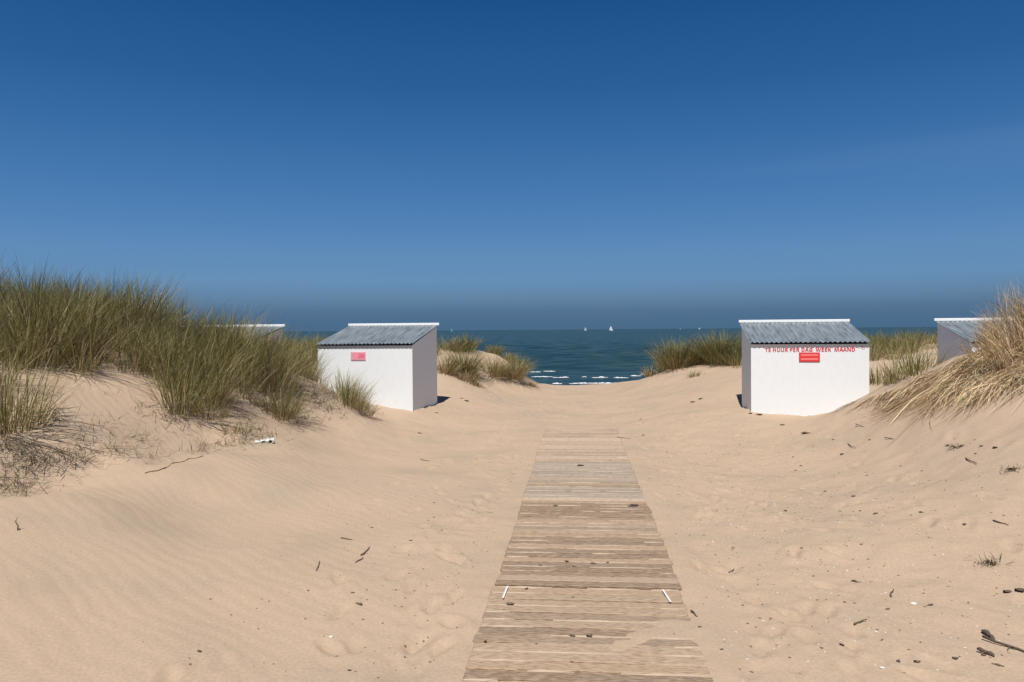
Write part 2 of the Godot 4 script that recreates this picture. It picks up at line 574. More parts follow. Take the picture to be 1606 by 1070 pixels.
# ---------------------------------------------------------------- small things
# a knobbly little solid, seeded
func lump(r: Vector3, sd: int, rough := 0.35) -> ArrayMesh:
	var n := FastNoiseLite.new()
	n.seed = sd
	n.frequency = 0.9
	var st := SurfaceTool.new()
	st.begin(Mesh.PRIMITIVE_TRIANGLES)
	var rings := 6
	var segs := 9
	var grid := []
	for j in rings + 1:
		var row := []
		for i in segs:
			var a := TAU * i / segs
			var e := PI * (j / float(rings) - 0.5)
			var d := Vector3(cos(a) * cos(e), sin(e), sin(a) * cos(e))
			row.append(d * (1.0 + n.get_noise_3dv(d * 1.6) * rough * 2.0) * r)
		grid.append(row)
	for j in rings:
		for i in segs:
			var a2: Vector3 = grid[j][i]
			var b2: Vector3 = grid[j][(i + 1) % segs]
			var c2: Vector3 = grid[j + 1][(i + 1) % segs]
			var d2: Vector3 = grid[j + 1][i]
			for p in [a2, b2, c2, a2, c2, d2]: st.add_vertex(p)
	st.index()
	st.generate_normals()
	return st.commit()

# a bent tapering stick through points
func stick(pts: Array, r0: float, r1: float) -> ArrayMesh:
	var st := SurfaceTool.new()
	st.begin(Mesh.PRIMITIVE_TRIANGLES)
	add_stick(st, pts, r0, r1)
	st.index()
	st.generate_normals()
	return st.commit()

func add_stick(st: SurfaceTool, pts: Array, r0: float, r1: float) -> void:
	var segs := 6
	var rings := []
	var n := pts.size()
	for k in n:
		var tan: Vector3 = (pts[mini(k + 1, n - 1)] - pts[maxi(k - 1, 0)]).normalized()
		var s := tan.cross(Vector3.UP if absf(tan.y) < 0.9 else Vector3.RIGHT).normalized()
		var u := s.cross(tan)
		var r := lerpf(r0, r1, k / float(n - 1))
		var ring := []
		for i in segs: ring.append(pts[k] + (s * cos(TAU * i / segs) + u * sin(TAU * i / segs)) * r)
		rings.append(ring)
	for k in n - 1:
		for i in segs:
			var a: Vector3 = rings[k][i]
			var b: Vector3 = rings[k][(i + 1) % segs]
			var c: Vector3 = rings[k + 1][(i + 1) % segs]
			var d: Vector3 = rings[k + 1][i]
			for p in [a, c, b, a, d, c]: st.add_vertex(p)
	for i in range(1, segs - 1):
		for p in [rings[0][0], rings[0][i], rings[0][i + 1], rings[n - 1][0], rings[n - 1][i + 1], rings[n - 1][i]]: st.add_vertex(p)

func knotty(ln: float, r: float) -> ArrayMesh:      # a thick stick with swellings and a stub
	var st := SurfaceTool.new()
	st.begin(Mesh.PRIMITIVE_TRIANGLES)
	var last := r * 0.5
	var p := Vector3(-ln * 0.5, 0, 0)
	for k in 7:
		var q := p + Vector3(ln / 7.0, rng.randf_range(-0.002, 0.003), rng.randf_range(-0.006, 0.006))
		var nr := r * rng.randf_range(0.65, 1.25) if k < 6 else r * 0.35
		add_stick(st, [p, q], last, nr)
		p = q
		last = nr
	add_stick(st, [Vector3(0.01, 0, 0), Vector3(0.02, 0.012, 0.022)], r * 0.5, r * 0.25)
	st.index()
	st.generate_normals()
	return st.commit()

func twig_points(length: float, bend: float, n := 5) -> Array:
	var pts := []
	var p := Vector3(-length * 0.5, 0, 0)
	for k in n:
		pts.append(p)
		p += Vector3(length / (n - 1), 0.0, rng.randf_range(-bend, bend) * length)
	return pts

# ================================================================ the scene
func _ready() -> void:
	rng.seed = 5
	# --- camera
	cam = Camera3D.new()
	cam.name = "camera"
	add_child(cam)
	cam.position = Vector3(0, CAM_H, 0)
	cam.rotation = Vector3(deg_to_rad(-0.836), 0, deg_to_rad(-0.41))
	cam.fov = rad_to_deg(2.0 * atan(535.0 / FOCAL))
	cam.near = 0.1
	cam.far = 40000.0
	cam.current = true
	# --- sky, sun, exposure
	var env := Environment.new()
	env.background_mode = Environment.BG_SKY
	env.tonemap_mode = Environment.TONE_MAPPER_LINEAR
	env.tonemap_exposure = EXPOSURE
	env.sdfgi_enabled = true
	env.ssao_enabled = true
	env.ssil_enabled = true
	var sky := Sky.new()
	var psm := PanoramaSkyMaterial.new()
	psm.panorama = sky_picture()
	sky.sky_material = psm
	env.sky = sky
	env.background_energy_multiplier = 1.0
	var we := WorldEnvironment.new()
	we.name = "world_environment"
	we.environment = env
	add_child(we)
	var sun := DirectionalLight3D.new()
	sun.name = "sun"
	sun.light_energy = 1.6
	sun.light_color = Color(1.0, 0.985, 0.965)
	sun.light_angular_distance = 0.5
	sun.shadow_enabled = true
	add_child(sun)
	# light runs with the hut walls, away from the camera and 60 degrees down
	var az := HUT_TURN + 0.01
	var el := deg_to_rad(62.0)
	sun.look_at_from_position(Vector3.ZERO, Vector3(sin(az) * cos(el), -sin(el), -cos(az) * cos(el)), Vector3.UP)

	# --- the setting
	var p_r := Vector2((1178 - 803) / FOCAL * 12.8, 12.8)
	var rv := Vector2(cos(HUT_TURN), -sin(HUT_TURN))
	var p_l: Vector2 = p_r - rv * (5.9 + HUT_W)
	huts = [p_l - rv * 3.35, p_l, p_r, p_r + rv * 3.35]
	build_terrain(sand_material())
	print("terrain")
	build_sea()
	build_boardwalk()
	build_huts()
	print("huts")
	build_grass()
	print("grass")
	build_straw_heap()
	build_debris()
	build_boats()

func sky_picture() -> ImageTexture:
	var stops := [   # elevation in degrees, sRGB colour
		[0.0, 74, 106, 137], [0.6, 77, 109, 141], [1.3, 83, 114, 146], [1.8, 91, 123, 154], [2.3, 98, 132, 164], [3.6, 102, 143, 183], [5.5, 96, 140, 186], [7.5, 84, 132, 183],
		[10.3, 70, 121, 176], [14.0, 54, 107, 163], [17.3, 42, 96, 152], [23.0, 28, 81, 137], [40.0, 21, 66, 118], [90.0, 16, 52, 98]]
	var w := 1024
	var h := 2048
	var n := FastNoiseLite.new()
	n.seed = 12
	n.frequency = 0.004
	n.fractal_octaves = 4
	var im := Image.create(w, h / 2, false, Image.FORMAT_RGBF)
	h = h / 2
	for y in h:
		var el := 90.0 - (y + 0.5) / h * 180.0
		var e := maxf(el, 0.0)
		var k := 0
		while k < stops.size() - 2 and e > stops[k + 1][0]: k += 1
		var t := clampf((e - stops[k][0]) / (stops[k + 1][0] - stops[k][0]), 0.0, 1.0)
		var a := Color(stops[k][1] / 255.0, stops[k][2] / 255.0, stops[k][3] / 255.0).srgb_to_linear()
		var b := Color(stops[k + 1][1] / 255.0, stops[k + 1][2] / 255.0, stops[k + 1][3] / 255.0).srgb_to_linear()
		var c := a.lerp(b, t) * (1.0 / EXPOSURE)
		if el < 20.0 and el > 0.5:
			for x in w:
				# thin veils of high cloud, hardly there
				var v := maxf(0.0, n.get_noise_3d(cos(x * TAU / w) * 110.0, sin(x * TAU / w) * 110.0, y * 6.0) - 0.15) * 0.07 * sm(2.5, 5.0, el) * (1.0 - sm(9.0, 18.0, el))
				im.set_pixel(x, y, c.lerp(Color(0.55, 0.6, 0.68), v))
		else:
			for x in w: im.set_pixel(x, y, c)
	return ImageTexture.create_from_image(im)

func sand_material() -> StandardMaterial3D:
	var m := StandardMaterial3D.new()
	var im := noise_image(1024, 0.06, 5, 61)
	m.albedo_texture = ramp_texture(im, [[0.0, srgb(0.375, 0.275, 0.192)], [0.38, srgb(0.418, 0.309, 0.216)], [0.62, srgb(0.44, 0.326, 0.23)], [1.0, srgb(0.485, 0.365, 0.265)]])
	m.uv1_triplanar = true
	m.uv1_world_triplanar = true
	m.uv1_scale = Vector3.ONE * 0.55
	m.roughness = 0.95
	m.metallic_specular = 0.25
	m.heightmap_enabled = true
	m.heightmap_scale = 0.14
	var hm := noise_image(1024, 0.05, 5, 62)
	hm.generate_mipmaps()
	m.heightmap_texture = ImageTexture.create_from_image(hm)
	# wide pale and greyish patches
	m.detail_enabled = true
	m.detail_uv_layer = BaseMaterial3D.DETAIL_UV_2
	m.uv2_triplanar = true
	m.uv2_world_triplanar = true
	m.uv2_scale = Vector3.ONE * 0.11
	m.detail_blend_mode = BaseMaterial3D.BLEND_MODE_MUL
	m.detail_albedo = ramp_texture(noise_image(512, 0.012, 5, 63), [[0.0, Color(0.90, 0.925, 0.935)], [0.5, Color(0.975, 0.975, 0.97)], [1.0, Color(1, 1, 1)]])
	return m

# ---------------------------------------------------------------- sea
func build_sea() -> void:
	var rows := spread([[52.0, 0.3, 110.0, 0.8], [0, 0.9, 400.0, 8.0], [0, 9.0, 3000.0, 260.0], [0, 300.0, 30000.0, 6000.0]])
	var cols := 181
	var n1 := FastNoiseLite.new(); n1.seed = 101; n1.frequency = 0.05; n1.fractal_octaves = 4
	var vs := PackedVector3Array()
	var uv := PackedVector2Array()
	var ix := PackedInt32Array()
	for j in rows.size():
		var d := rows[j]
		var half := d * 0.9 + 60.0
		for i in cols:
			var x := lerpf(-half, half, i / float(cols - 1))
			var y := SEA
			if d < 500.0:
				y += (n1.get_noise_2d(x * 0.9, d * 2.2) * 0.75 + n1.get_noise_2d(x * 2.2 + 300.0, d * 6.0) * 0.30) * sm(500.0, 150.0, d) * sm(66.0, 130.0, d)
			vs.append(Vector3(x, y, -d))
			uv.append(Vector2(x, d))
			if i < cols - 1 and j < rows.size() - 1:
				var a := j * cols + i
				ix.append_array(PackedInt32Array([a, a + cols, a + 1, a + 1, a + cols, a + cols + 1]))
	var st := SurfaceTool.new()
	var ar := []
	ar.resize(Mesh.ARRAY_MAX)
	ar[Mesh.ARRAY_VERTEX] = vs
	ar[Mesh.ARRAY_TEX_UV] = uv
	ar[Mesh.ARRAY_INDEX] = ix
	st.create_from_arrays(ar)
	st.generate_normals()
	st.generate_tangents()
	var m := StandardMaterial3D.new()
	m.albedo_texture = ramp_texture(noise_image(1024, 0.012, 5, 71), [[0.0, srgb(0.009, 0.031, 0.046)], [0.4, srgb(0.014, 0.041, 0.056)], [0.6, srgb(0.024, 0.054, 0.066)], [1.0, srgb(0.05, 0.078, 0.082)]])
	m.uv1_scale = Vector3(1.0 / 160.0, 1.0 / 34.0, 1)
	m.roughness = 0.22
	m.metallic_specular = 0.03
	var nim := noise_image(1024, 0.02, 5, 72)
	nim.bump_map_to_normal_map(6.0)
	nim.generate_mipmaps()
	m.normal_enabled = true
	m.normal_texture = ImageTexture.create_from_image(nim)
	m.normal_scale = 1.0
	var o := mesh_node("sea", st.commit(), m)
	tag(o, "blue green sea reaching to the horizon", "sea", "", "structure")
	# breaking crests: low ridges of foam on the water
	var foam := plain(0.62, 0.64, 0.64, 0.9)
	rng.seed = 15
	for f in [[831, 849, 582.5], [852, 872, 581.5], [833, 868, 590], [866, 893, 591], [928, 954, 591], [962, 986, 591.3], [892, 930, 600], [925, 968, 599.7], [988, 1006, 588.5], [866, 882, 600.7], [912, 920, 590], [1004, 1030, 586], [800, 826, 587]]:
		var mid := ray((f[0] + f[1]) * 0.5, f[2])
		var k: float = (CAM_H - SEA - 0.1) / -mid.y
		var d: float = -mid.z * k
		var xa: float = ray(f[0], f[2]).x / -ray(f[0], f[2]).z * d
		var xb: float = ray(f[1], f[2]).x / -ray(f[1], f[2]).z * d
		mesh_node("foam_crest", crest(xa, xb, d), foam, o)

func crest(xa: float, xb: float, d: float) -> ArrayMesh:
	var st := SurfaceTool.new()
	st.begin(Mesh.PRIMITIVE_TRIANGLES)
	var n := FastNoiseLite.new()
	n.seed = int(d * 13.0 + xa * 7.0)
	n.frequency = 0.9
	n.fractal_octaves = 3
	var steps := int((xb - xa) / 0.08) + 4
	var ring := []
	for k in steps + 1:
		var t := k / float(steps)
		var x := lerpf(xa, xb, t)
		var e := pow(sin(PI * clampf(t, 0.0, 1.0)), 0.45)
		var hgt := e * (0.06 + 0.08 * n.get_noise_1d(x * 2.0))
		var z := -d + n.get_noise_1d(x * 0.5 + 50.0) * 0.5
		var r := []
		for q in 6:
			var a := PI * q / 5.0
			r.append(Vector3(x, SEA + 0.02 + sin(a) * maxf(hgt, 0.01), z + cos(a) * (0.28 * e + 0.02) * (1.0 + 0.5 * n.get_noise_2d(x * 3.0, q * 2.0))))
		ring.append(r)
	for k in steps:
		for q in 5:
			for p in [ring[k][q], ring[k + 1][q + 1], ring[k + 1][q], ring[k][q], ring[k][q + 1], ring[k + 1][q + 1]]: st.add_vertex(p)
	st.index()
	st.generate_normals()
	return st.commit()

# ---------------------------------------------------------------- boardwalk
func build_boardwalk() -> void:
	rng.seed = 31
	var grain := noise_image(256, 0.05, 5, 81, FastNoiseLite.TYPE_SIMPLEX_SMOOTH, 512)
	var tones := [   # dark, mid, light
		[[0.18, 0.112, 0.064], [0.415, 0.295, 0.19], [0.57, 0.43, 0.305]],
		[[0.145, 0.088, 0.05], [0.37, 0.255, 0.16], [0.51, 0.375, 0.255]],
		[[0.25, 0.19, 0.135], [0.455, 0.36, 0.265], [0.62, 0.51, 0.395]],
		[[0.25, 0.172, 0.105], [0.475, 0.35, 0.245], [0.61, 0.475, 0.355]]]
	# blown sand caught on the wood, in drifts with ragged edges
	var dust_n := noise_image(1024, 0.02, 6, 83)
	var dd := dust_n.get_data()
	var dimg := Image.create(1024, 1024, false, Image.FORMAT_RGBA8)
	var sand_c := srgb(0.43, 0.32, 0.22)
	for y in 1024:
		for x in 1024:
			var v := dd[y * 1024 + x] / 255.0
			dimg.set_pixel(x, y, Color(sand_c.r, sand_c.g, sand_c.b, sm(0.45, 0.8, v) * 0.5))
	dimg.generate_mipmaps()
	var dust := ImageTexture.create_from_image(dimg)
	var texs := []
	for t in tones:
		texs.append(ramp_texture(grain, [[0.0, srgb(t[0][0], t[0][1], t[0][2])], [0.33, srgb(t[1][0] * 0.85, t[1][1] * 0.85, t[1][2] * 0.85)], [0.55, srgb(t[1][0], t[1][1], t[1][2])], [1.0, srgb(t[2][0], t[2][1], t[2][2])]]))
	var relief := ImageTexture.create_from_image(grain)
	var mats := []
	for t in 4:
		var list := []
		for v in 5:
			var m := StandardMaterial3D.new()
			m.albedo_texture = texs[t]
			m.albedo_color = Color(1, 1, 1).darkened(rng.randf_range(0.0, 0.20))
			m.uv1_triplanar = true
			m.uv1_scale = Vector3(0.55, 7.0, 7.0)
			m.uv1_offset = Vector3(rng.randf(), rng.randf(), rng.randf())
			m.roughness = 0.85
			m.heightmap_enabled = true
			m.heightmap_scale = 0.3
			m.detail_enabled = true
			m.detail_uv_layer = BaseMaterial3D.DETAIL_UV_2
			m.uv2_triplanar = true
			m.uv2_scale = Vector3(0.5, 2.6, 2.6)
			m.uv2_offset = Vector3(rng.randf(), rng.randf(), rng.randf())
			m.detail_blend_mode = BaseMaterial3D.BLEND_MODE_MIX
			m.detail_albedo = dust
			m.heightmap_texture = relief
			list.append(m)
		mats.append(list)
	var plank := []
	for k in 4:
		plank.append(bevel_box(Vector3(1.2 - 0.006 * k, 0.022, [0.092, 0.086, 0.095, 0.089][k]), 0.004))
	var bearer := bevel_box(Vector3(0.07, 0.03, 2.36), 0.003)
	var line_m := plain(0.50, 0.385, 0.28, 0.95)
	var strap_m := plain(0.62, 0.60, 0.56, 0.7)
	var starts := [-2.35, 0.07, 2.49, 4.91, 7.33, 9.75, 12.17]
	var section_tone := [0, 1, 0, 1, 2, 3, 3]
	var said := ["plank section of boardwalk reaching back past the viewer", "plank section of boardwalk joining the sand covered one", "sand covered plank section with two white straps at its end", "brown plank section with dark bits strewn on it", "greyish weathered plank section in the middle of the boardwalk", "pale plank section before the last one of the boardwalk", "last plank section of the boardwalk, sinking into the sand"]
	for s in starts.size():
		var p := walk_point(0, starts[s], 0.0)
		var b := thing("boardwalk_section", p, -WALK_TURN, said[s], "boardwalk", "boardwalk sections laid end to end")
		var shift: float = [0.0, 0.0, -0.005, 0.012, 0.0, -0.008, 0.004][s]
		b.position.x += shift
		var n := 22 if s < 6 else 8
		var drift := SurfaceTool.new()
		drift.begin(Mesh.PRIMITIVE_TRIANGLES)
		for k in n:
			var tone: int = section_tone[s]
			if rng.randf() < 0.22: tone = [3, 0, 0, 1][rng.randi() % 4]
			var o := mesh_node("plank", plank[rng.randi() % 4], mats[tone][rng.randi() % 5], b)
			o.position = Vector3(rng.randf_range(-0.006, 0.006), 0.014 + rng.randf_range(-0.002, 0.002) + (0.012 * (1.0 - k / 3.0) if k < 3 and s == 3 else 0.0), -(k + 0.5) * 0.11)
			sand_line(drift, -(k + 1.0) * 0.11, s)
			o.rotation = Vector3(rng.randf_range(-0.02, 0.02), rng.randf_range(-0.003, 0.003) + (PI if rng.randf() < 0.5 else 0.0), rng.randf_range(-0.002, 0.002))
		var sl := mesh_node("blown_sand", drift.commit(), line_m, b)
		sl.set_meta("kind", "stuff")
		if s < 6:
			for x in [-0.45, 0.0, 0.45]:
				var be := mesh_node("bearer", bearer, mats[1][0], b)
				be.position = Vector3(x, -0.016, -1.21)
		if s == 2:
			for e in [[-0.50, -0.05], [0.50, 0.12]]:
				var sp := mesh_node("strap", bevel_box(Vector3(0.013, 0.003, 0.21), 0.001), strap_m, b)
				sp.position = Vector3(e[0], 0.034, -2.29)
				sp.rotation.y = e[1]
				sp.rotation.x = 0.02

# low ridges of sand lying in the gap between two planks, broken here and there
func sand_line(st: SurfaceTool, z: float, section: int) -> void:
	var x := -0.585
	while x < 0.58:
		var ln := rng.randf_range(0.08, 0.55)
		if rng.randf() < 0.55:
			var e := minf(x + ln, 0.59)
			var steps := maxi(3, int((e - x) / 0.05))
			var ring := []
			for k in steps + 1:
				var t := k / float(steps)
				var w := (0.006 + 0.011 * rng.randf()) * (0.25 + 0.75 * sin(PI * clampf(t, 0.02, 0.98)))
				var top := 0.0245 + 0.0028 * rng.randf() * sin(PI * clampf(t, 0.05, 0.95))
				var zz := z + rng.randf_range(-0.003, 0.003)
				var xx := lerpf(x, e, t)
				ring.append([Vector3(xx, 0.012, zz + w), Vector3(xx, top, zz + w * 0.35), Vector3(xx, top, zz - w * 0.35), Vector3(xx, 0.012, zz - w)])
			for k in steps:
				for q in 3:
					var a: Vector3 = ring[k][q]; var b: Vector3 = ring[k + 1][q]; var c: Vector3 = ring[k + 1][q + 1]; var d: Vector3 = ring[k][q + 1]
					var nn := -(b - a).cross(c - a).normalized()
					if nn.y < 0.0: nn = -nn
					quad(st, a, b, c, d, nn, Transform3D.IDENTITY)
		x += ln + rng.randf_range(0.0, 0.3)

# ---------------------------------------------------------------- huts
func build_huts() -> void:
	var paint := StandardMaterial3D.new()
	paint.albedo_texture = ramp_texture(noise_image(512, 0.02, 5, 91), [[0.0, srgb(0.735, 0.755, 0.755)], [0.3, srgb(0.765, 0.79, 0.795)], [1.0, srgb(0.78, 0.805, 0.815)]])
	paint.uv1_triplanar = true
	paint.uv1_scale = Vector3(0.9, 0.35, 0.9)
	paint.roughness = 0.6
	var metal := StandardMaterial3D.new()
	metal.albedo_texture = ramp_texture(noise_image(512, 0.03, 5, 92), [[0.0, srgb(0.15, 0.175, 0.185)], [0.35, srgb(0.255, 0.29, 0.30)], [0.6, srgb(0.31, 0.345, 0.355)], [1.0, srgb(0.42, 0.455, 0.46)]])
	metal.uv1_scale = Vector3(0.8, 0.10, 1)
	metal.roughness = 0.42
	metal.metallic = 0.4
	var trim := plain(0.82, 0.82, 0.81, 0.5)
	var said := ["white beach hut almost hidden by dune grass, only its roof edge showing", "white beach hut with a faded pink sign beside the grassy dune", "white beach hut with red lettering under the eave and a red sign", "white beach hut half buried behind the heap of straw-coloured grass"]
	for k in 4:
		var h := make_hut(paint, metal, trim, huts[k], said[k])
		if k == 2:
			var red := plain(0.62, 0.035, 0.06, 0.6)
			var tm := TextMesh.new()
			var f := SystemFont.new()
			f.font_names = PackedStringArray(["Droid Sans"])
			f.font_weight = 800
			tm.font = f
			tm.text = "TE HUUR PER DAG  WEEK  MAAND"
			tm.font_size = 32
			tm.pixel_size = 0.0026
			tm.depth = 0.003
			var tl := mesh_node("lettering", tm, red, h)
			var box := tm.get_aabb()
			tl.scale = Vector3(1.40 / box.size.x, 0.062 / box.size.y, 1)
			tl.position = Vector3(0.925, 1.318 - box.get_center().y * tl.scale.y, 0.0035)
			tl.rotation.z = 0.004
			var pale := plain(0.72, 0.25, 0.30, 0.7)
			var mk := mesh_node("painted_mark", bevel_box(Vector3(0.022, 0.008, 0.003), 0.001, Vector3(1.69, 1.345, 0.003)), pale, h)
			var tor := TorusMesh.new()
			tor.inner_radius = 0.014; tor.outer_radius = 0.024; tor.rings = 16; tor.ring_segments = 6
			var ring := mesh_node("painted_mark", tor, pale, h)
			ring.position = Vector3(1.75, 1.343, 0.002)
			ring.rotation.x = PI / 2
			ring.scale = Vector3(1, 0.1, 1)
			sign_board(h, Vector3(0.92, 1.195, 0.0), Vector2(0.325, 0.155), Color(0.74, 0.045, 0.055), Color(0.55, 0.03, 0.04), Color(0.85, 0.22, 0.2), 0)
		elif k == 1:
			sign_board(h, Vector3(0.80, 1.215, 0.0), Vector2(0.285, 0.155), Color(0.78, 0.30, 0.36), Color(0.72, 0.36, 0.41), Color(0.76, 0.17, 0.26), 1)

func sign_board(h: Node3D, at: Vector3, s: Vector2, face: Color, edge: Color, mark: Color, kind: int) -> void:
	var sg := mesh_node("sign", bevel_box(Vector3(s.x, s.y, 0.008), 0.002, Vector3(0, 0, 0.006)), plain(edge.r, edge.g, edge.b, 0.5), h)
	sg.position = at
	mesh_node("sign_face", bevel_box(Vector3(s.x - 0.02, s.y - 0.02, 0.003), 0.001, Vector3(0, 0, 0.0105)), plain(face.r, face.g, face.b, 0.45), sg)
	var mm := plain(mark.r, mark.g, mark.b, 0.5)
	if kind == 0:
		for y in [0.035, -0.032]:
			mesh_node("print_band", bevel_box(Vector3(s.x - 0.06, 0.026, 0.002), 0.0008, Vector3(0, y, 0.0125)), mm, sg)
	else:
		mesh_node("print_band", bevel_box(Vector3(0.105, 0.075, 0.002), 0.0008, Vector3(0.072, 0.01, 0.0125)), mm, sg)
		mesh_node("print_band", bevel_box(Vector3(0.13, 0.03, 0.002), 0.0008, Vector3(0.06, -0.02, 0.0122)), mm, sg)

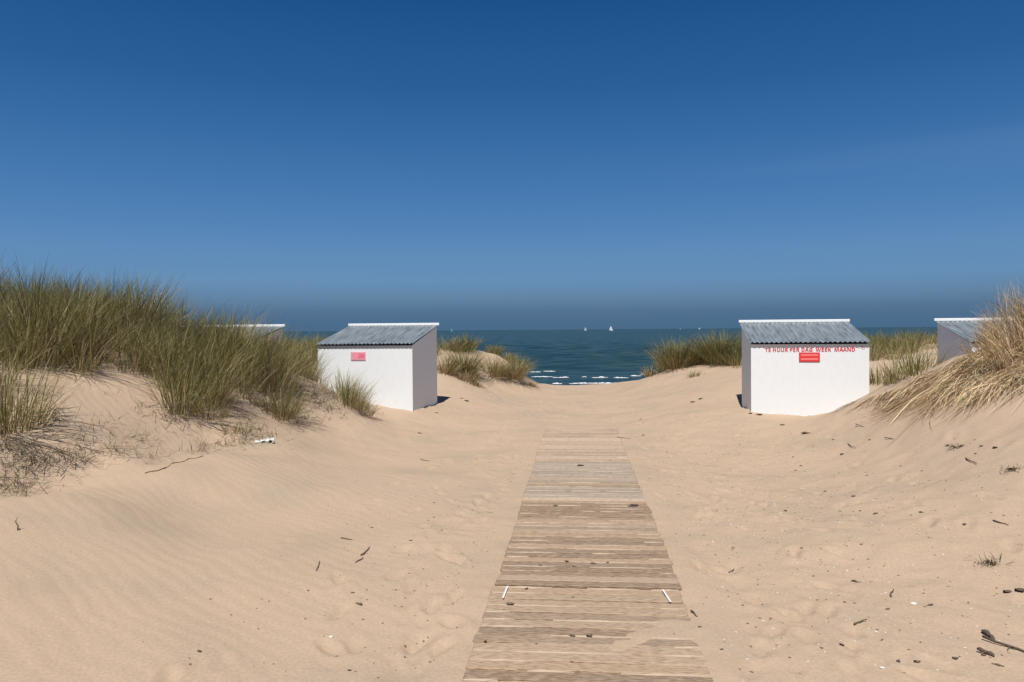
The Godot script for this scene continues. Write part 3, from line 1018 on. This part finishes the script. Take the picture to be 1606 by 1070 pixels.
# ---------------------------------------------------------------- grass
func build_grass() -> void:
	rng.seed = 901
	grass_mat = StandardMaterial3D.new()
	grass_mat.vertex_color_use_as_albedo = true
	grass_mat.roughness = 0.75
	grass_mat.metallic_specular = 0.3
	grass_mat.cull_mode = BaseMaterial3D.CULL_DISABLED
	grass_mat.backlight_enabled = true
	grass_mat.backlight = Color(0.5, 0.5, 0.4)
	var wind := Vector2(0.22, 0.06)
	var kinds := []
	for k in 10:
		kinds.append(tuft(62, 0.13, 0.5, 1.0, [0.3, 0.4, 0.5, 0.7, 0.35][k % 5], wind, 0.0068, 0.5))
	var low := []
	for k in 4: low.append(tuft(30, 0.16, 0.25, 0.5, 0.6, wind, 0.007, 0.8))
	# the left dune: grass stands above this line of the photograph (feet on the sand)
	var foot := [[0, 668], [45, 645], [72, 585], [123, 578], [160, 600], [195, 600], [240, 636], [300, 634], [326, 640], [365, 620], [391, 624], [418, 636], [440, 640], [462, 600], [483, 598], [522, 606], [549, 632], [572, 642], [580, 560], [650, 540]]
	var st := SurfaceTool.new()
	st.begin(Mesh.PRIMITIVE_TRIANGLES)
	var put := 0
	var clumpy := FastNoiseLite.new(); clumpy.seed = 55; clumpy.frequency = 0.55; clumpy.fractal_octaves = 2
	for k in 9000:
		var d := rng.randf_range(5.5, 17.0)
		var x := rng.randf_range(-15.0, -2.4)
		if x < -0.78 * d - 1.2: continue
		var g := on_sand(x, d)
		var px := to_pixel(g)
		if px.y > line_y(foot, px.x) + rng.randfn(0, 5.0): continue
		if in_hut(x, d, 0.22): continue
		if d > 14.2 and x > -8.0: continue
		var s := rng.randf_range(0.7, 1.0) * (1.0 + 0.45 * clumpy.get_noise_2d(x, d))
		if px.x < 250.0: s *= 1.24
		elif px.x < 470.0: s *= 1.16
		else: s *= lerpf(1.16, 0.62, clampf((px.x - 470.0) / 60.0, 0.0, 1.0))
		if clumpy.get_noise_2d(x * 1.9 + 50.0, d * 1.9) < (-0.1 if px.x < 250.0 else -0.3) and rng.randf() < 0.85: continue
		if rng.randf() < 0.44: continue
		st.append_from(kinds[rng.randi() % 10], 0, Transform3D(Basis.from_euler(Vector3(rng.randf_range(-0.1, 0.1), rng.randf_range(-0.6, 0.6), rng.randf_range(-0.1, 0.1))).scaled(Vector3(s, s, s)), g))
		put += 1
	print("left clumps ", put)
	var o := mesh_node("marram_grass", st.commit(), grass_mat)
	tag(o, "dense green and straw marram grass covering the dune left of the boardwalk", "grass", "", "stuff")
	# litter and thin shoots on the bare slope below it
	st = SurfaceTool.new()
	st.begin(Mesh.PRIMITIVE_TRIANGLES)
	var litter := []
	for k in 5:
		var b := Blades.new()
		for q in 26:
			b.blade(Vector3(rng.randfn(0, 0.13), -0.005, rng.randfn(0, 0.13)), rng.randf() * TAU, rng.randf_range(0.9, 1.52) if rng.randf() < 0.8 else rng.randf_range(0.2, 0.9), rng.randf_range(-0.3, 0.3), rng.randf_range(0.05, 0.26), 0.0055,
				pick([[0.20, 0.15, 0.10], [0.11, 0.085, 0.055], [0.36, 0.28, 0.18], [0.15, 0.15, 0.075]]), rng.randf_range(-1, 1), 3)
		litter.append(b.mesh())
	for k in 620:
		var px := rng.randf_range(-40, 570)
		var top: float = line_y(foot, px)
		var bottom: float = line_y([[0, 785], [120, 752], [250, 725], [340, 702], [430, 684], [500, 664], [575, 652]], px)
		var py := lerpf(top, bottom, pow(rng.randf(), 1.3))
		if px > 90 and px < 250 and py < 680 and rng.randf() < 0.8: continue
		var g := hit(px, py)
		if clumpy.get_noise_2d(g.x * 2.2 + 9.0, g.z * 2.2) < 0.02: continue
		if in_hut(g.x, -g.z): continue
		var s := rng.randf_range(0.5, 1.2)
		st.append_from(litter[rng.randi() % 5], 0, Transform3D(Basis(Vector3.UP, rng.randf() * TAU).scaled(Vector3(s, s, s)), g))
	o = mesh_node("grass_litter", st.commit(), grass_mat)
	tag(o, "dead stalks and roots strewn on the sand slope below the left dune grass", "plant litter", "", "stuff")
	# tufts that stand out on their own: [px, py, height, radius, blades, straw, label, group]
	var solo := [
		[283, 642, 0.78, 0.24, 260, 0.25, "big green marram tuft hanging at the foot of the left dune grass", ""],
		[20, 668, 0.95, 0.26, 260, 0.5, "tall straw-green marram tuft leaning out at the dune's lower slope", ""],
		[330, 652, 0.55, 0.2, 120, 0.5, "brownish marram tuft beside the big green tuft", ""],
		[372, 672, 0.28, 0.2, 90, 0.75, "short dead brown tuft above the white plastic scrap", ""],
		[440, 652, 0.62, 0.24, 280, 0.4, "small marram tuft low on the slope between dune and hut", ""],
		[515, 607, 0.82, 0.26, 330, 0.2, "dark green marram tuft growing in front of the pink-signed hut", ""],
		[546, 636, 0.62, 0.24, 280, 0.4, "loose marram tuft leaning over the foot of the pink-signed hut", ""],
		[568, 648, 0.4, 0.18, 130, 0.6, "last small tuft of the dune on the sand by the pink-signed hut", ""],
		[700, 585, 0.62, 0.22, 150, 0.75, "pale dry marram tuft next to the shaded hut wall", ""],
		[708, 550, 0.45, 0.3, 170, 0.45, "low marram tuft on the dune top next to the shaded hut wall", ""],
		[730, 584, 0.72, 0.24, 240, 0.4, "round green marram tuft on the low dune beside the hut", ""],
		[730, 549, 0.5, 0.22, 190, 0.2, "bright green marram tuft on the crest of the low dune", ""],
		[728, 596, 0.4, 0.3, 150, 0.85, "brown dead tuft under the round green one", ""],
		[776, 555, 0.6, 0.24, 240, 0.3, "broad green marram tuft on the crest nearest the sea gap", ""],
		[776, 588, 0.66, 0.22, 200, 0.8, "brown dead marram tuft hanging down the low dune", ""],
		[797, 566, 0.6, 0.3, 240, 0.55, "brown-green tuft on the shoulder above the sea gap", ""],
		[803, 592, 0.7, 0.28, 240, 0.7, "drooping brownish marram tuft at the dune edge above the sea gap", ""],
		[812, 580, 0.5, 0.24, 160, 0.35, "green tuft leaning over the edge of the sea gap", ""],
		[745, 604, 0.22, 0.14, 60, 0.8, "tiny dead tuft at the foot of the low dune", ""],
		[832, 604, 0.22, 0.16, 60, 0.7, "tiny dry tuft at the lip of the sand gap", ""],
		[1024, 588, 0.36, 0.22, 120, 0.85, "dead brown tuft reaching furthest into the sea gap", ""],
		[1042, 580, 0.7, 0.3, 260, 0.6, "brown marram tuft with drooping skirt at the sea gap", ""],
		[1062, 576, 0.85, 0.42, 460, 0.35, "wide marram tuft above the brown drooping one", ""],
		[1080, 572, 0.7, 0.32, 320, 0.3, "yellow-green marram tuft between the wide and the dark tuft", ""],
		[1134, 568, 0.88, 0.42, 560, 0.1, "dense dark green marram tuft beside the red-lettered hut", ""],
		[1154, 572, 0.64, 0.32, 260, 0.3, "small marram tuft against the red-lettered hut's shaded wall", ""],
		[1092, 590, 0.2, 0.16, 60, 0.4, "tiny green tuft on the sand below the right tufts", ""],
		[1380, 602, 0.5, 0.25, 160, 0.3, "grey-green tuft on the sand right beside the red-lettered hut's wall", ""],
		[1412, 596, 0.45, 0.22, 120, 0.5, "thinnest of the grey-green tufts on the sand between the two right huts", ""],
		[1440, 584, 0.55, 0.25, 170, 0.3, "fullest grey-green tuft between the huts, next to the half buried one", ""],
	]
	for s in solo:
		var g := hit(s[0], s[1])
		var grow := 1.18 if s[0] > 690 and s[0] < 1160 else 1.0
		var o2 := mesh_node("marram_tuft", tuft(int(s[4] * (1.0 if grow == 1.0 else 2.2)), s[3], s[2] * 0.6 * grow, s[2] * 1.1 * grow, s[5], Vector2(0.16, 0.1) if s[0] < 600 else Vector2(0.1, 0.12), 0.008 if s[0] < 600 else 0.012, 0.6 if grow == 1.0 else 0.95), grass_mat)
		o2.position = g
		tag(o2, s[6], "grass tuft", s[7])
	# grass on the dunes behind the huts
	var far := []
	for k in 6: far.append(tuft(60, 0.25, 0.4, 0.75, [0.2, 0.35, 0.6][k % 3], Vector2(0.1, 0.1), 0.012, 0.5))
	for area in [[3.4, 14.0, 17.5, 24.0, 700, "green marram grass on the dunes behind the right huts"], [-14.0, -2.0, 17.5, 24.0, 700, "marram grass on the dunes behind the left huts"], [9.0, 16.0, 9.0, 16.0, 260, "marram grass on the dune right of the straw-coloured heap"]]:
		st = SurfaceTool.new()
		st.begin(Mesh.PRIMITIVE_TRIANGLES)
		var patch := FastNoiseLite.new()
		patch.seed = 8
		patch.frequency = 0.4
		for k in area[4]:
			var x := rng.randf_range(area[0], area[1])
			var d := rng.randf_range(area[2], area[3])
			if in_hut(x, d, 0.3): continue
			var g := on_sand(x, d)
			if patch.get_noise_2d(x, d) < -0.12 or g.y < 0.75: continue
			var s := rng.randf_range(0.6, 1.0)
			st.append_from(far[rng.randi() % 6], 0, Transform3D(Basis(Vector3.UP, rng.randf_range(-0.8, 0.8)).scaled(Vector3(s, s, s)), g))
		o = mesh_node("marram_grass", st.commit(), grass_mat)
		tag(o, area[5], "grass", "", "stuff")

# ---------------------------------------------------------------- the heap of dead straw on the right bank
func build_straw_heap() -> void:
	rng.seed = 404
	var cols := [[0.60, 0.46, 0.28], [0.52, 0.38, 0.21], [0.66, 0.54, 0.36], [0.32, 0.21, 0.11], [0.14, 0.085, 0.045]]
	var base := at_depth(1560, 560, 9.7)
	base.y = height(base.x, 9.7)
	var t := thing("straw_grass_heap", base, 0.0, "heap of dead straw-coloured marram grass draped over the right sand bank", "dry grass")
	# standing shock, in bundles combed over to the left
	var b := Blades.new()
	for k in 95:
		var x0 := lerpf(1526.0, 1740.0, pow(rng.randf(), 0.85))
		var d := rng.randf_range(9.0, 10.7) if x0 > 1560 else rng.randf_range(9.7, 10.4)
		var far_in := clampf((x0 - 1526.0) / 82.0, 0.0, 1.0)
		var cx := (x0 - 803.0) / FOCAL * d
		var yaw := PI + rng.randfn(0.1, 0.45)
		var lean := rng.randf_range(-0.2, 0.6) - 0.1 * far_in
		var curve := rng.randf_range(0.3, 1.9)
		var ln := rng.randf_range(0.26, 0.42) + 0.75 * far_in * rng.randf_range(0.4, 1.0)
		var tone := rng.randf_range(1.0, 1.5)
		for q in 26:
			var x := cx + rng.randfn(0, 0.045)
			var dd := d + rng.randfn(0, 0.045)
			b.blade(on_sand(x, dd, -0.04) - base, yaw + rng.randfn(0, 0.18), lean + rng.randfn(0, 0.12), curve + rng.randfn(0, 0.25), ln * rng.randf_range(0.6, 1.1), 0.0068 * rng.randf_range(0.6, 1.3), pick(cols, 0.12) * tone, rng.randf_range(-1.2, 1.2), 6)
	# a few bleached stems that stick up apart
	for k in 26:
		var d := 9.9 + rng.randfn(0, 0.06)
		var x := (1582.0 - 803.0) / FOCAL * d + rng.randfn(0, 0.05)
		b.blade(on_sand(x, d, -0.04) - base, PI + rng.randfn(0, 0.4), rng.randf_range(0.0, 0.3), rng.randf_range(-0.6, 0.3), rng.randf_range(0.6, 0.95), 0.007, Color(0.55, 0.48, 0.36), rng.randf_range(-1, 1), 6)
	mesh_node("standing_straw", b.mesh(), grass_mat, t)
	# straw fallen down the bank in bundles that follow the sand
	b = Blades.new()
	for k in 235:
		var f := pow(rng.randf(), 0.8)
		var x0 := lerpf(1425.0, 1720.0, f)
		var crest_y := line_y([[1395, 608], [1450, 588], [1500, 566], [1540, 548], [1606, 530], [1720, 515]], x0)
		var low_y := line_y([[1395, 616], [1440, 628], [1500, 620], [1560, 608], [1606, 596], [1720, 588]], x0)
		var c := hit(x0, lerpf(crest_y, low_y, pow(rng.randf(), 1.2)) + 2.0)
		if -c.z > 12.0: continue
		var yaw0 := PI * 1.04 + rng.randfn(0.0, 0.42)      # to the left along the bank, some down it
		if rng.randf() < 0.25: yaw0 = PI * rng.randf_range(0.4, 0.85)
		var len0 := rng.randf_range(0.35, 0.95)
		var lift0 := rng.randf_range(0.0, 0.16) * (0.3 + f)
		var turn0 := rng.randfn(0.0, 0.12)
		var tone := rng.randf_range(0.65, 1.5)
		for q in rng.randi_range(10, 24):
			var p := c + Vector3(rng.randfn(0, 0.07), 0, rng.randfn(0, 0.05))
			var yaw := yaw0 + rng.randfn(0, 0.34)
			var ln := len0 * rng.randf_range(0.5, 1.1)
			var lift := lift0 * rng.randf_range(0.2, 1.1) + 0.015 * rng.randf()
			var turn := turn0 + rng.randfn(0, 0.05)
			var seg := 6
			var pts := []
			for s in seg + 1:
				var y := height(p.x, -p.z) + 0.005 + lift * sin(PI * minf(s / float(seg) * 1.05, 1.0))
				pts.append(Vector3(p.x, y, p.z) - base)
				yaw += turn
				p += Vector3(cos(yaw), 0, sin(yaw)) * ln / seg
			b.strip(pts, Vector3(-sin(yaw), rng.randf_range(-0.5, 0.5), cos(yaw)).normalized(), 0.0068 * rng.randf_range(0.6, 1.25), pick(cols, 0.12) * tone)
	# the thin tail that trails along the bank to the hut
	for k in 34:
		var x0 := lerpf(1312.0, 1430.0, pow(rng.randf(), 0.5))
		var c := hit(x0, line_y([[1308, 640], [1340, 626], [1370, 616], [1420, 604]], x0) + 4.0 + absf(rng.randfn(0, 4.0)))
		var yaw0 := PI * 0.93 + rng.randfn(0.0, 0.3)
		var tone := rng.randf_range(0.5, 1.1)
		for q in rng.randi_range(2, 8):
			var p := c + Vector3(rng.randfn(0, 0.05), 0, rng.randfn(0, 0.03))
			var yaw := yaw0 + rng.randfn(0, 0.2)
			var ln := rng.randf_range(0.12, 0.42)
			var pts := []
			var lift := rng.randf_range(0.0, 0.04)
			for s in 5:
				pts.append(Vector3(p.x, height(p.x, -p.z) + 0.004 + lift * sin(PI * s / 4.0), p.z) - base)
				p += Vector3(cos(yaw), 0, sin(yaw)) * ln / 4.0
				yaw += rng.randfn(0, 0.1)
			b.strip(pts, Vector3(-sin(yaw), 0.2, cos(yaw)).normalized(), 0.0065, pick(cols, 0.12) * tone)
	mesh_node("fallen_straw", b.mesh(), grass_mat, t)

# ---------------------------------------------------------------- debris
func build_debris() -> void:
	rng.seed = 606
	var dark := plain(0.095, 0.068, 0.046, 0.95)
	var brown := plain(0.15, 0.105, 0.065, 0.95)
	var pale := plain(0.62, 0.58, 0.50, 0.6)
	var lumps := []
	for k in 8: lumps.append(lump(Vector3(1.0, 0.4, 0.6), 500 + k, 0.85))
	# dark bits: [px, py, width in pixels]
	var right := [[1265, 680, 13, "largest dark clod on the sand in front of the red-lettered hut"], [1227, 667, 7], [1191, 651, 12, "dark bit of driftwood against the foot of the red-lettered hut's front wall"], [1177, 649, 6], [1321, 713, 7], [1374, 806, 9], [1349, 802, 5], [1318, 802, 5], [1232, 802, 7], [1445, 804, 6], [1513, 823, 8], [1341, 913, 9], [1351, 854, 6], [1098, 984, 6], [1132, 1019, 6], [1320, 1012, 9], [1409, 1038, 11], [1439, 1039, 10], [1498, 1033, 9], [1460, 950, 10], [1393, 956, 7], [1566, 1044, 12], [1580, 929, 12], [1599, 927, 14], [1487, 699, 7], [1509, 700, 9], [1561, 703, 8], [1244, 717, 4], [1256, 731, 4], [1248, 738, 4], [1294, 771, 5], [1339, 779, 7], [1360, 746, 4], [1446, 739, 4], [1413, 731, 4], [1087, 631, 7], [1099, 626, 7], [1005, 658, 4], [1009, 683, 5], [1258, 860, 5], [1276, 904, 5], [1325, 945, 5], [1376, 988, 5], [1444, 1008, 4], [1543, 1028, 8], [1587, 736, 12], [1150, 860, 5], [1165, 950, 5], [1540, 700, 6], [1530, 712, 5], [1307, 690, 5], [1364, 690, 4]]
	var left := [[563, 948, 11, "thickest dark bit of wood on the smooth sand left of the boardwalk"], [312, 1022, 8], [548, 1052, 7], [405, 987, 4], [621, 926, 5], [583, 828, 5], [681, 789, 4], [644, 848, 5], [552, 930, 7], [731, 629, 8], [724, 625, 5], [685, 648, 5], [658, 680, 5], [600, 978, 4], [664, 1006, 4], [330, 940, 4], [362, 965, 4]]
	var boards := [[800, 951, 16, "largest dark pod on the planks, beside a white strap"], [790, 959, 6], [847, 890, 8], [889, 883, 9], [930, 887, 8], [953, 885, 6], [834, 900, 6], [901, 892, 9], [961, 908, 5], [858, 911, 6], [826, 926, 8], [871, 795, 8], [993, 796, 18, "long flat dark bit at the end of a plank joint"], [897, 999, 11], [925, 999, 14], [761, 1009, 6], [841, 1012, 6], [897, 1042, 7], [899, 941, 6], [910, 660 + 72, 12]]
	for set in [[right, "dark bit of driftwood lying on the open sand right of the boardwalk", "dark bits right of the boardwalk"], [left, "dark bit of driftwood lying on the smooth sand left of the boardwalk", "dark bits left of the boardwalk"], [boards, "dark bit of debris lying on the boardwalk planks", "dark bits on the planks"]]:
		for e in set[0]:
			var g := hit(e[0], e[1])
			if set[0] == boards: g.y = maxf(g.y, 0.026)
			var half: float = e[2] * -g.z / FOCAL * (0.36 if set[0] == boards else 0.46)
			var o := mesh_node("debris_bit", lumps[rng.randi() % 8], dark if rng.randf() < 0.6 else brown)
			o.scale = Vector3(half, minf(half * rng.randf_range(0.6, 1.0), 0.03), half * rng.randf_range(0.7, 1.3))
			o.rotation.y = rng.randf_range(-0.6, 0.6)
			o.position = g + Vector3(0, o.scale.y * 0.3, 0)
			if e.size() > 3: tag(o, e[3], "debris")
			else: tag(o, set[1], "debris", set[2])
	# twigs: [x0, y0, x1, y1, label]
	var tw_r := "thin twig lying on the open sand right of the boardwalk"
	var tw_l := "thin twig lying on the smooth sand left of the boardwalk"
	for e in [[1143, 899, 1151, 893, tw_r], [1084, 961, 1094, 968, tw_r], [1398, 937, 1402, 925, tw_r], [1388, 690, 1412, 689, tw_r], [1333, 665, 1368, 671, tw_r], [1558, 817, 1584, 825, tw_r], [968, 687, 990, 689, tw_r], [1510, 718, 1542, 731, tw_r], [1325, 695, 1350, 706, tw_r], [1340, 982, 1360, 975, tw_r],
		[535, 845, 552, 848, tw_l], [566, 872, 577, 859, tw_l], [558, 883, 568, 876, tw_l], [496, 896, 500, 882, tw_l], [660, 721, 674, 724, tw_l]]:
		var a := hit(e[0], e[1])
		var b := hit(e[2], e[3])
		var g := (a + b) * 0.5
		var ln := a.distance_to(b)
		var o := mesh_node("twig", stick(twig_points(minf(ln, 0.32), 0.06), 0.006, 0.0025), brown if e[4] == tw_l else dark)
		o.position = on_sand(g.x, -g.z, 0.006)
		o.rotation.y = -atan2(b.z - a.z, b.x - a.x)
		tag(o, e[4], "twig", "twigs right of the boardwalk" if e[4] == tw_r else "twigs left of the boardwalk")
	# an upright twig
	var gu := hit(27, 832)
	var up := mesh_node("twig", stick([Vector3(0, -0.03, 0), Vector3(0.005, 0.03, 0), Vector3(-0.012, 0.06, 0), Vector3(0.004, 0.09, 0)], 0.005, 0.003), brown)
	up.position = gu
	tag(up, "short twig sticking upright out of the left sand bank", "twig")
	# branch and sticks at the right
	var ga := hit(1542, 1004)
	var gb := hit(1625, 1030)
	var br := thing("driftwood_branch", (ga + gb) * 0.5, -atan2(gb.z - ga.z, gb.x - ga.x), "forked dark branch lying on the sand beside thick sticks", "branch")
	var ln2 := ga.distance_to(gb)
	mesh_node("stem", stick([Vector3(-ln2 * 0.5, 0.012, 0), Vector3(-ln2 * 0.2, 0.016, 0.02), Vector3(0.05, 0.014, 0.0), Vector3(ln2 * 0.5, 0.012, 0.01)], 0.007, 0.005), dark, br)
	mesh_node("side_twig", stick([Vector3(0.03, 0.014, 0), Vector3(0.02, 0.02, 0.03), Vector3(0.03, 0.012, 0.055)], 0.004, 0.002), dark, br)
	for e in [[1540, 993, 1562, 1005, 0.011], [1533, 1023, 1556, 1032, 0.011]]:
		var a := hit(e[0], e[1])
		var b := hit(e[2], e[3])
		var ln := a.distance_to(b)
		var o := mesh_node("driftwood_stick", knotty(ln, e[4]), dark)
		o.position = on_sand((a.x + b.x) * 0.5, -(a.z + b.z) * 0.5, 0.010)
		o.rotation.y = -atan2(b.z - a.z, b.x - a.x)
		tag(o, "thick short dark stick lying next to the forked branch", "stick", "thick sticks by the branch")
	# tangled dead weed clumps
	for e in [[1555, 884, 0.11, "dark tangled dead weed clump lying alone on the right sand"], [1588, 738, 0.10, "dead weed clump on the upper right sand slope"], [1500, 702, 0.09, "small dead weed clump below the straw heap"]]:
		var bl := Blades.new()
		for k in 60:
			bl.blade(Vector3(rng.randfn(0, e[2] * 0.4), 0.0, rng.randfn(0, e[2] * 0.3)), rng.randf() * TAU, rng.randf_range(0.6, 1.5), rng.randf_range(-0.3, 0.8), e[2] * rng.randf_range(0.3, 0.9), 0.006, pick([[0.05, 0.04, 0.02], [0.10, 0.085, 0.04], [0.15, 0.11, 0.06]]), rng.randf_range(-1, 1), 3)
		var o := mesh_node("weed_clump", bl.mesh(), grass_mat)
		o.position = hit(e[0], e[1])
		tag(o, e[3], "dead weed")
	# exposed root along the crest of the left bank
	var pts := []
	var g0 := hit(228, 741)
	for e in [[228, 741], [236, 738], [247, 737], [258, 733], [264, 730], [270, 725], [279, 724], [289, 722], [296, 718], [305, 718], [318, 714]]:
		var g := hit(e[0], e[1] + 2)
		pts.append(g - g0 + Vector3(0, rng.randf_range(-0.004, 0.006), 0))
	var root := mesh_node("exposed_root", stick(pts, 0.008, 0.004), brown)
	root.position = g0
	tag(root, "brown root lying along the crest of the left sand bank", "root")
	# white plastic scrap
	var gw := hit(415, 694)
	var sc := thing("plastic_scrap", gw, 0.35, "white plastic scrap with two dark holes on the left bank crest", "plastic scrap")
	var cs := CSGBox3D.new()
	cs.name = "plate"
	cs.size = Vector3(0.22, 0.035, 0.08)
	for x in [-0.015, 0.065]:
		var c := CSGCylinder3D.new()
		c.operation = CSGShape3D.OPERATION_SUBTRACTION
		c.name = "hole"
		c.radius = 0.022; c.height = 0.12; c.sides = 14
		c.position = Vector3(x, 0.0, 0.03)
		c.rotation.x = 0.9
		cs.add_child(c)
	var round_off := CSGCylinder3D.new()
	round_off.name = "end_cut"
	round_off.operation = CSGShape3D.OPERATION_INTERSECTION
	round_off.radius = 0.125; round_off.height = 0.2; round_off.sides = 28
	cs.add_child(round_off)
	cs.material = plain(0.66, 0.65, 0.61, 0.5)
	cs.position.y = 0.012
	cs.rotation = Vector3(0.25, 0, 0.08)
	sc.add_child(cs)
	# shell fragments and specks: nobody could count them
	var st := SurfaceTool.new()
	st.begin(Mesh.PRIMITIVE_TRIANGLES)
	var chips := []
	for k in 4: chips.append(lump(Vector3(1.0, 0.3, 0.7), 700 + k, 0.4))
	var sd := SurfaceTool.new()
	sd.begin(Mesh.PRIMITIVE_TRIANGLES)
	for k in 2800:
		var along := rng.randf_range(2.8, 12.0)
		var across := 0.7 + absf(rng.randfn(1.4, 1.1))
		var white := rng.randf() < 0.4
		if not white and rng.randf() < 0.25: across = -0.7 - absf(rng.randfn(0.3, 0.7))
		var p := walk_point(across, along, 0.0)
		var g := on_sand(p.x, -p.z, 0.001)
		var s := absf(rng.randfn(0.003, 0.0026)) + 0.0018
		(st if white else sd).append_from(chips[rng.randi() % 4], 0, Transform3D(Basis(Vector3.UP, rng.randf() * TAU).scaled(Vector3(s, s, s)), g))
	var sh := mesh_node("shell_fragments", st.commit(), pale)
	tag(sh, "scattered pale shell fragments on the sand right of the boardwalk", "shells", "", "stuff")
	var sp := mesh_node("dark_specks", sd.commit(), brown)
	tag(sp, "scattered dark specks of plant matter on the sand", "debris", "", "stuff")
	for e in [[1433, 947, 11, "whitest large shell piece among the debris on the right sand"], [519, 999, 8, "white shell piece on the sand left of the boardwalk"]]:
		var g := hit(e[0], e[1])
		var half: float = e[2] * -g.z / FOCAL * 0.5
		var o := mesh_node("shell", lump(Vector3(half, half * 0.4, half * 0.8), 88, 0.3), pale)
		o.position = g
		tag(o, e[3], "shell")

# ---------------------------------------------------------------- sailing boats
func build_boats() -> void:
	var white := plain(0.8, 0.8, 0.79, 0.6)
	var grey := plain(0.35, 0.36, 0.38, 0.5)
	for e in [[918, 2600.0, 12.5, 0.4, "narrow white sailboat left of the tallest one"], [958, 2400.0, 16.0, -0.5, "tallest white sailboat on the horizon"], [708, 2700.0, 11.5, 0.9, "small white sailboat above the low dune beside the hut"], [1067, 5200.0, 9.0, 0.2, "faint tiny sailboat, farthest out on the horizon"], [1097, 4400.0, 10.5, -0.3, "faint small sailboat above the right dune tufts"]]:
		var r := ray(e[0], 518)
		var d: float = e[1]
		var b := thing("sailboat", Vector3(r.x / -r.z * d, SEA, -d), e[3], e[4], "sailboat", "sailboats on the horizon")
		var s: float = e[2] / 14.0
		var st := SurfaceTool.new()
		st.begin(Mesh.PRIMITIVE_TRIANGLES)
		var secs := []
		for k in 7:
			var t := k / 6.0
			var wd := 1.7 * s * pow(sin(PI * (0.18 + t * 0.82)), 0.7) if k < 6 else 0.05
			var x := lerpf(-5.5, 5.8, t) * s
			var deck := (1.0 + 0.4 * t * t) * s
			secs.append([Vector3(x, deck, wd), Vector3(x, 0.2 * s, wd * 0.75), Vector3(x, -0.4 * s, 0), Vector3(x, 0.2 * s, -wd * 0.75), Vector3(x, deck, -wd)])
		for k in 6:
			for q in 5:
				var a: Vector3 = secs[k][q]; var a2: Vector3 = secs[k][(q + 1) % 5]
				var c: Vector3 = secs[k + 1][q]; var c2: Vector3 = secs[k + 1][(q + 1) % 5]
				for p in [a, c, c2, a, c2, a2]: st.add_vertex(p)
		st.generate_normals()
		mesh_node("hull", st.commit(), white, b)
		mesh_node("mast", stick([Vector3(0.8, 0.8, 0) * s, Vector3(0.8, 8, 0) * s, Vector3(0.8, 14.4, 0) * s], 0.1 * s, 0.06 * s), grey, b)
		mesh_node("boom", stick([Vector3(0.8, 2.0, 0) * s, Vector3(-4.4, 2.0, 0.8) * s], 0.09 * s, 0.07 * s), grey, b)
		for sail in [["mainsail", Vector3(0.65, 2.2, 0), Vector3(-4.3, 2.2, 0.8), Vector3(0.65, 14.0, 0)], ["jib", Vector3(5.4, 1.6, 0), Vector3(1.1, 2.0, 0.6), Vector3(1.0, 12.0, 0)]]:
			var ss := SurfaceTool.new()
			ss.begin(Mesh.PRIMITIVE_TRIANGLES)
			var nn := 6
			var pt := func(u: float, v: float) -> Vector3:
				var foot: Vector3 = sail[1].lerp(sail[2], u)
				var p: Vector3 = foot.lerp(sail[3].lerp(sail[3] + Vector3(0.02, 0, 0), u), v)
				return (p + Vector3(0, 0, 0.5 * sin(PI * u) * sin(PI * v))) * s
			for i in nn:
				for j in nn:
					var a: Vector3 = pt.call(i / 6.0, j / 6.0); var c: Vector3 = pt.call((i + 1) / 6.0, j / 6.0)
					var c2: Vector3 = pt.call((i + 1) / 6.0, (j + 1) / 6.0); var a2: Vector3 = pt.call(i / 6.0, (j + 1) / 6.0)
					for p in [a, c, c2, a, c2, a2]: ss.add_vertex(p)
			ss.generate_normals()
			mesh_node(sail[0], ss.commit(), white, b)
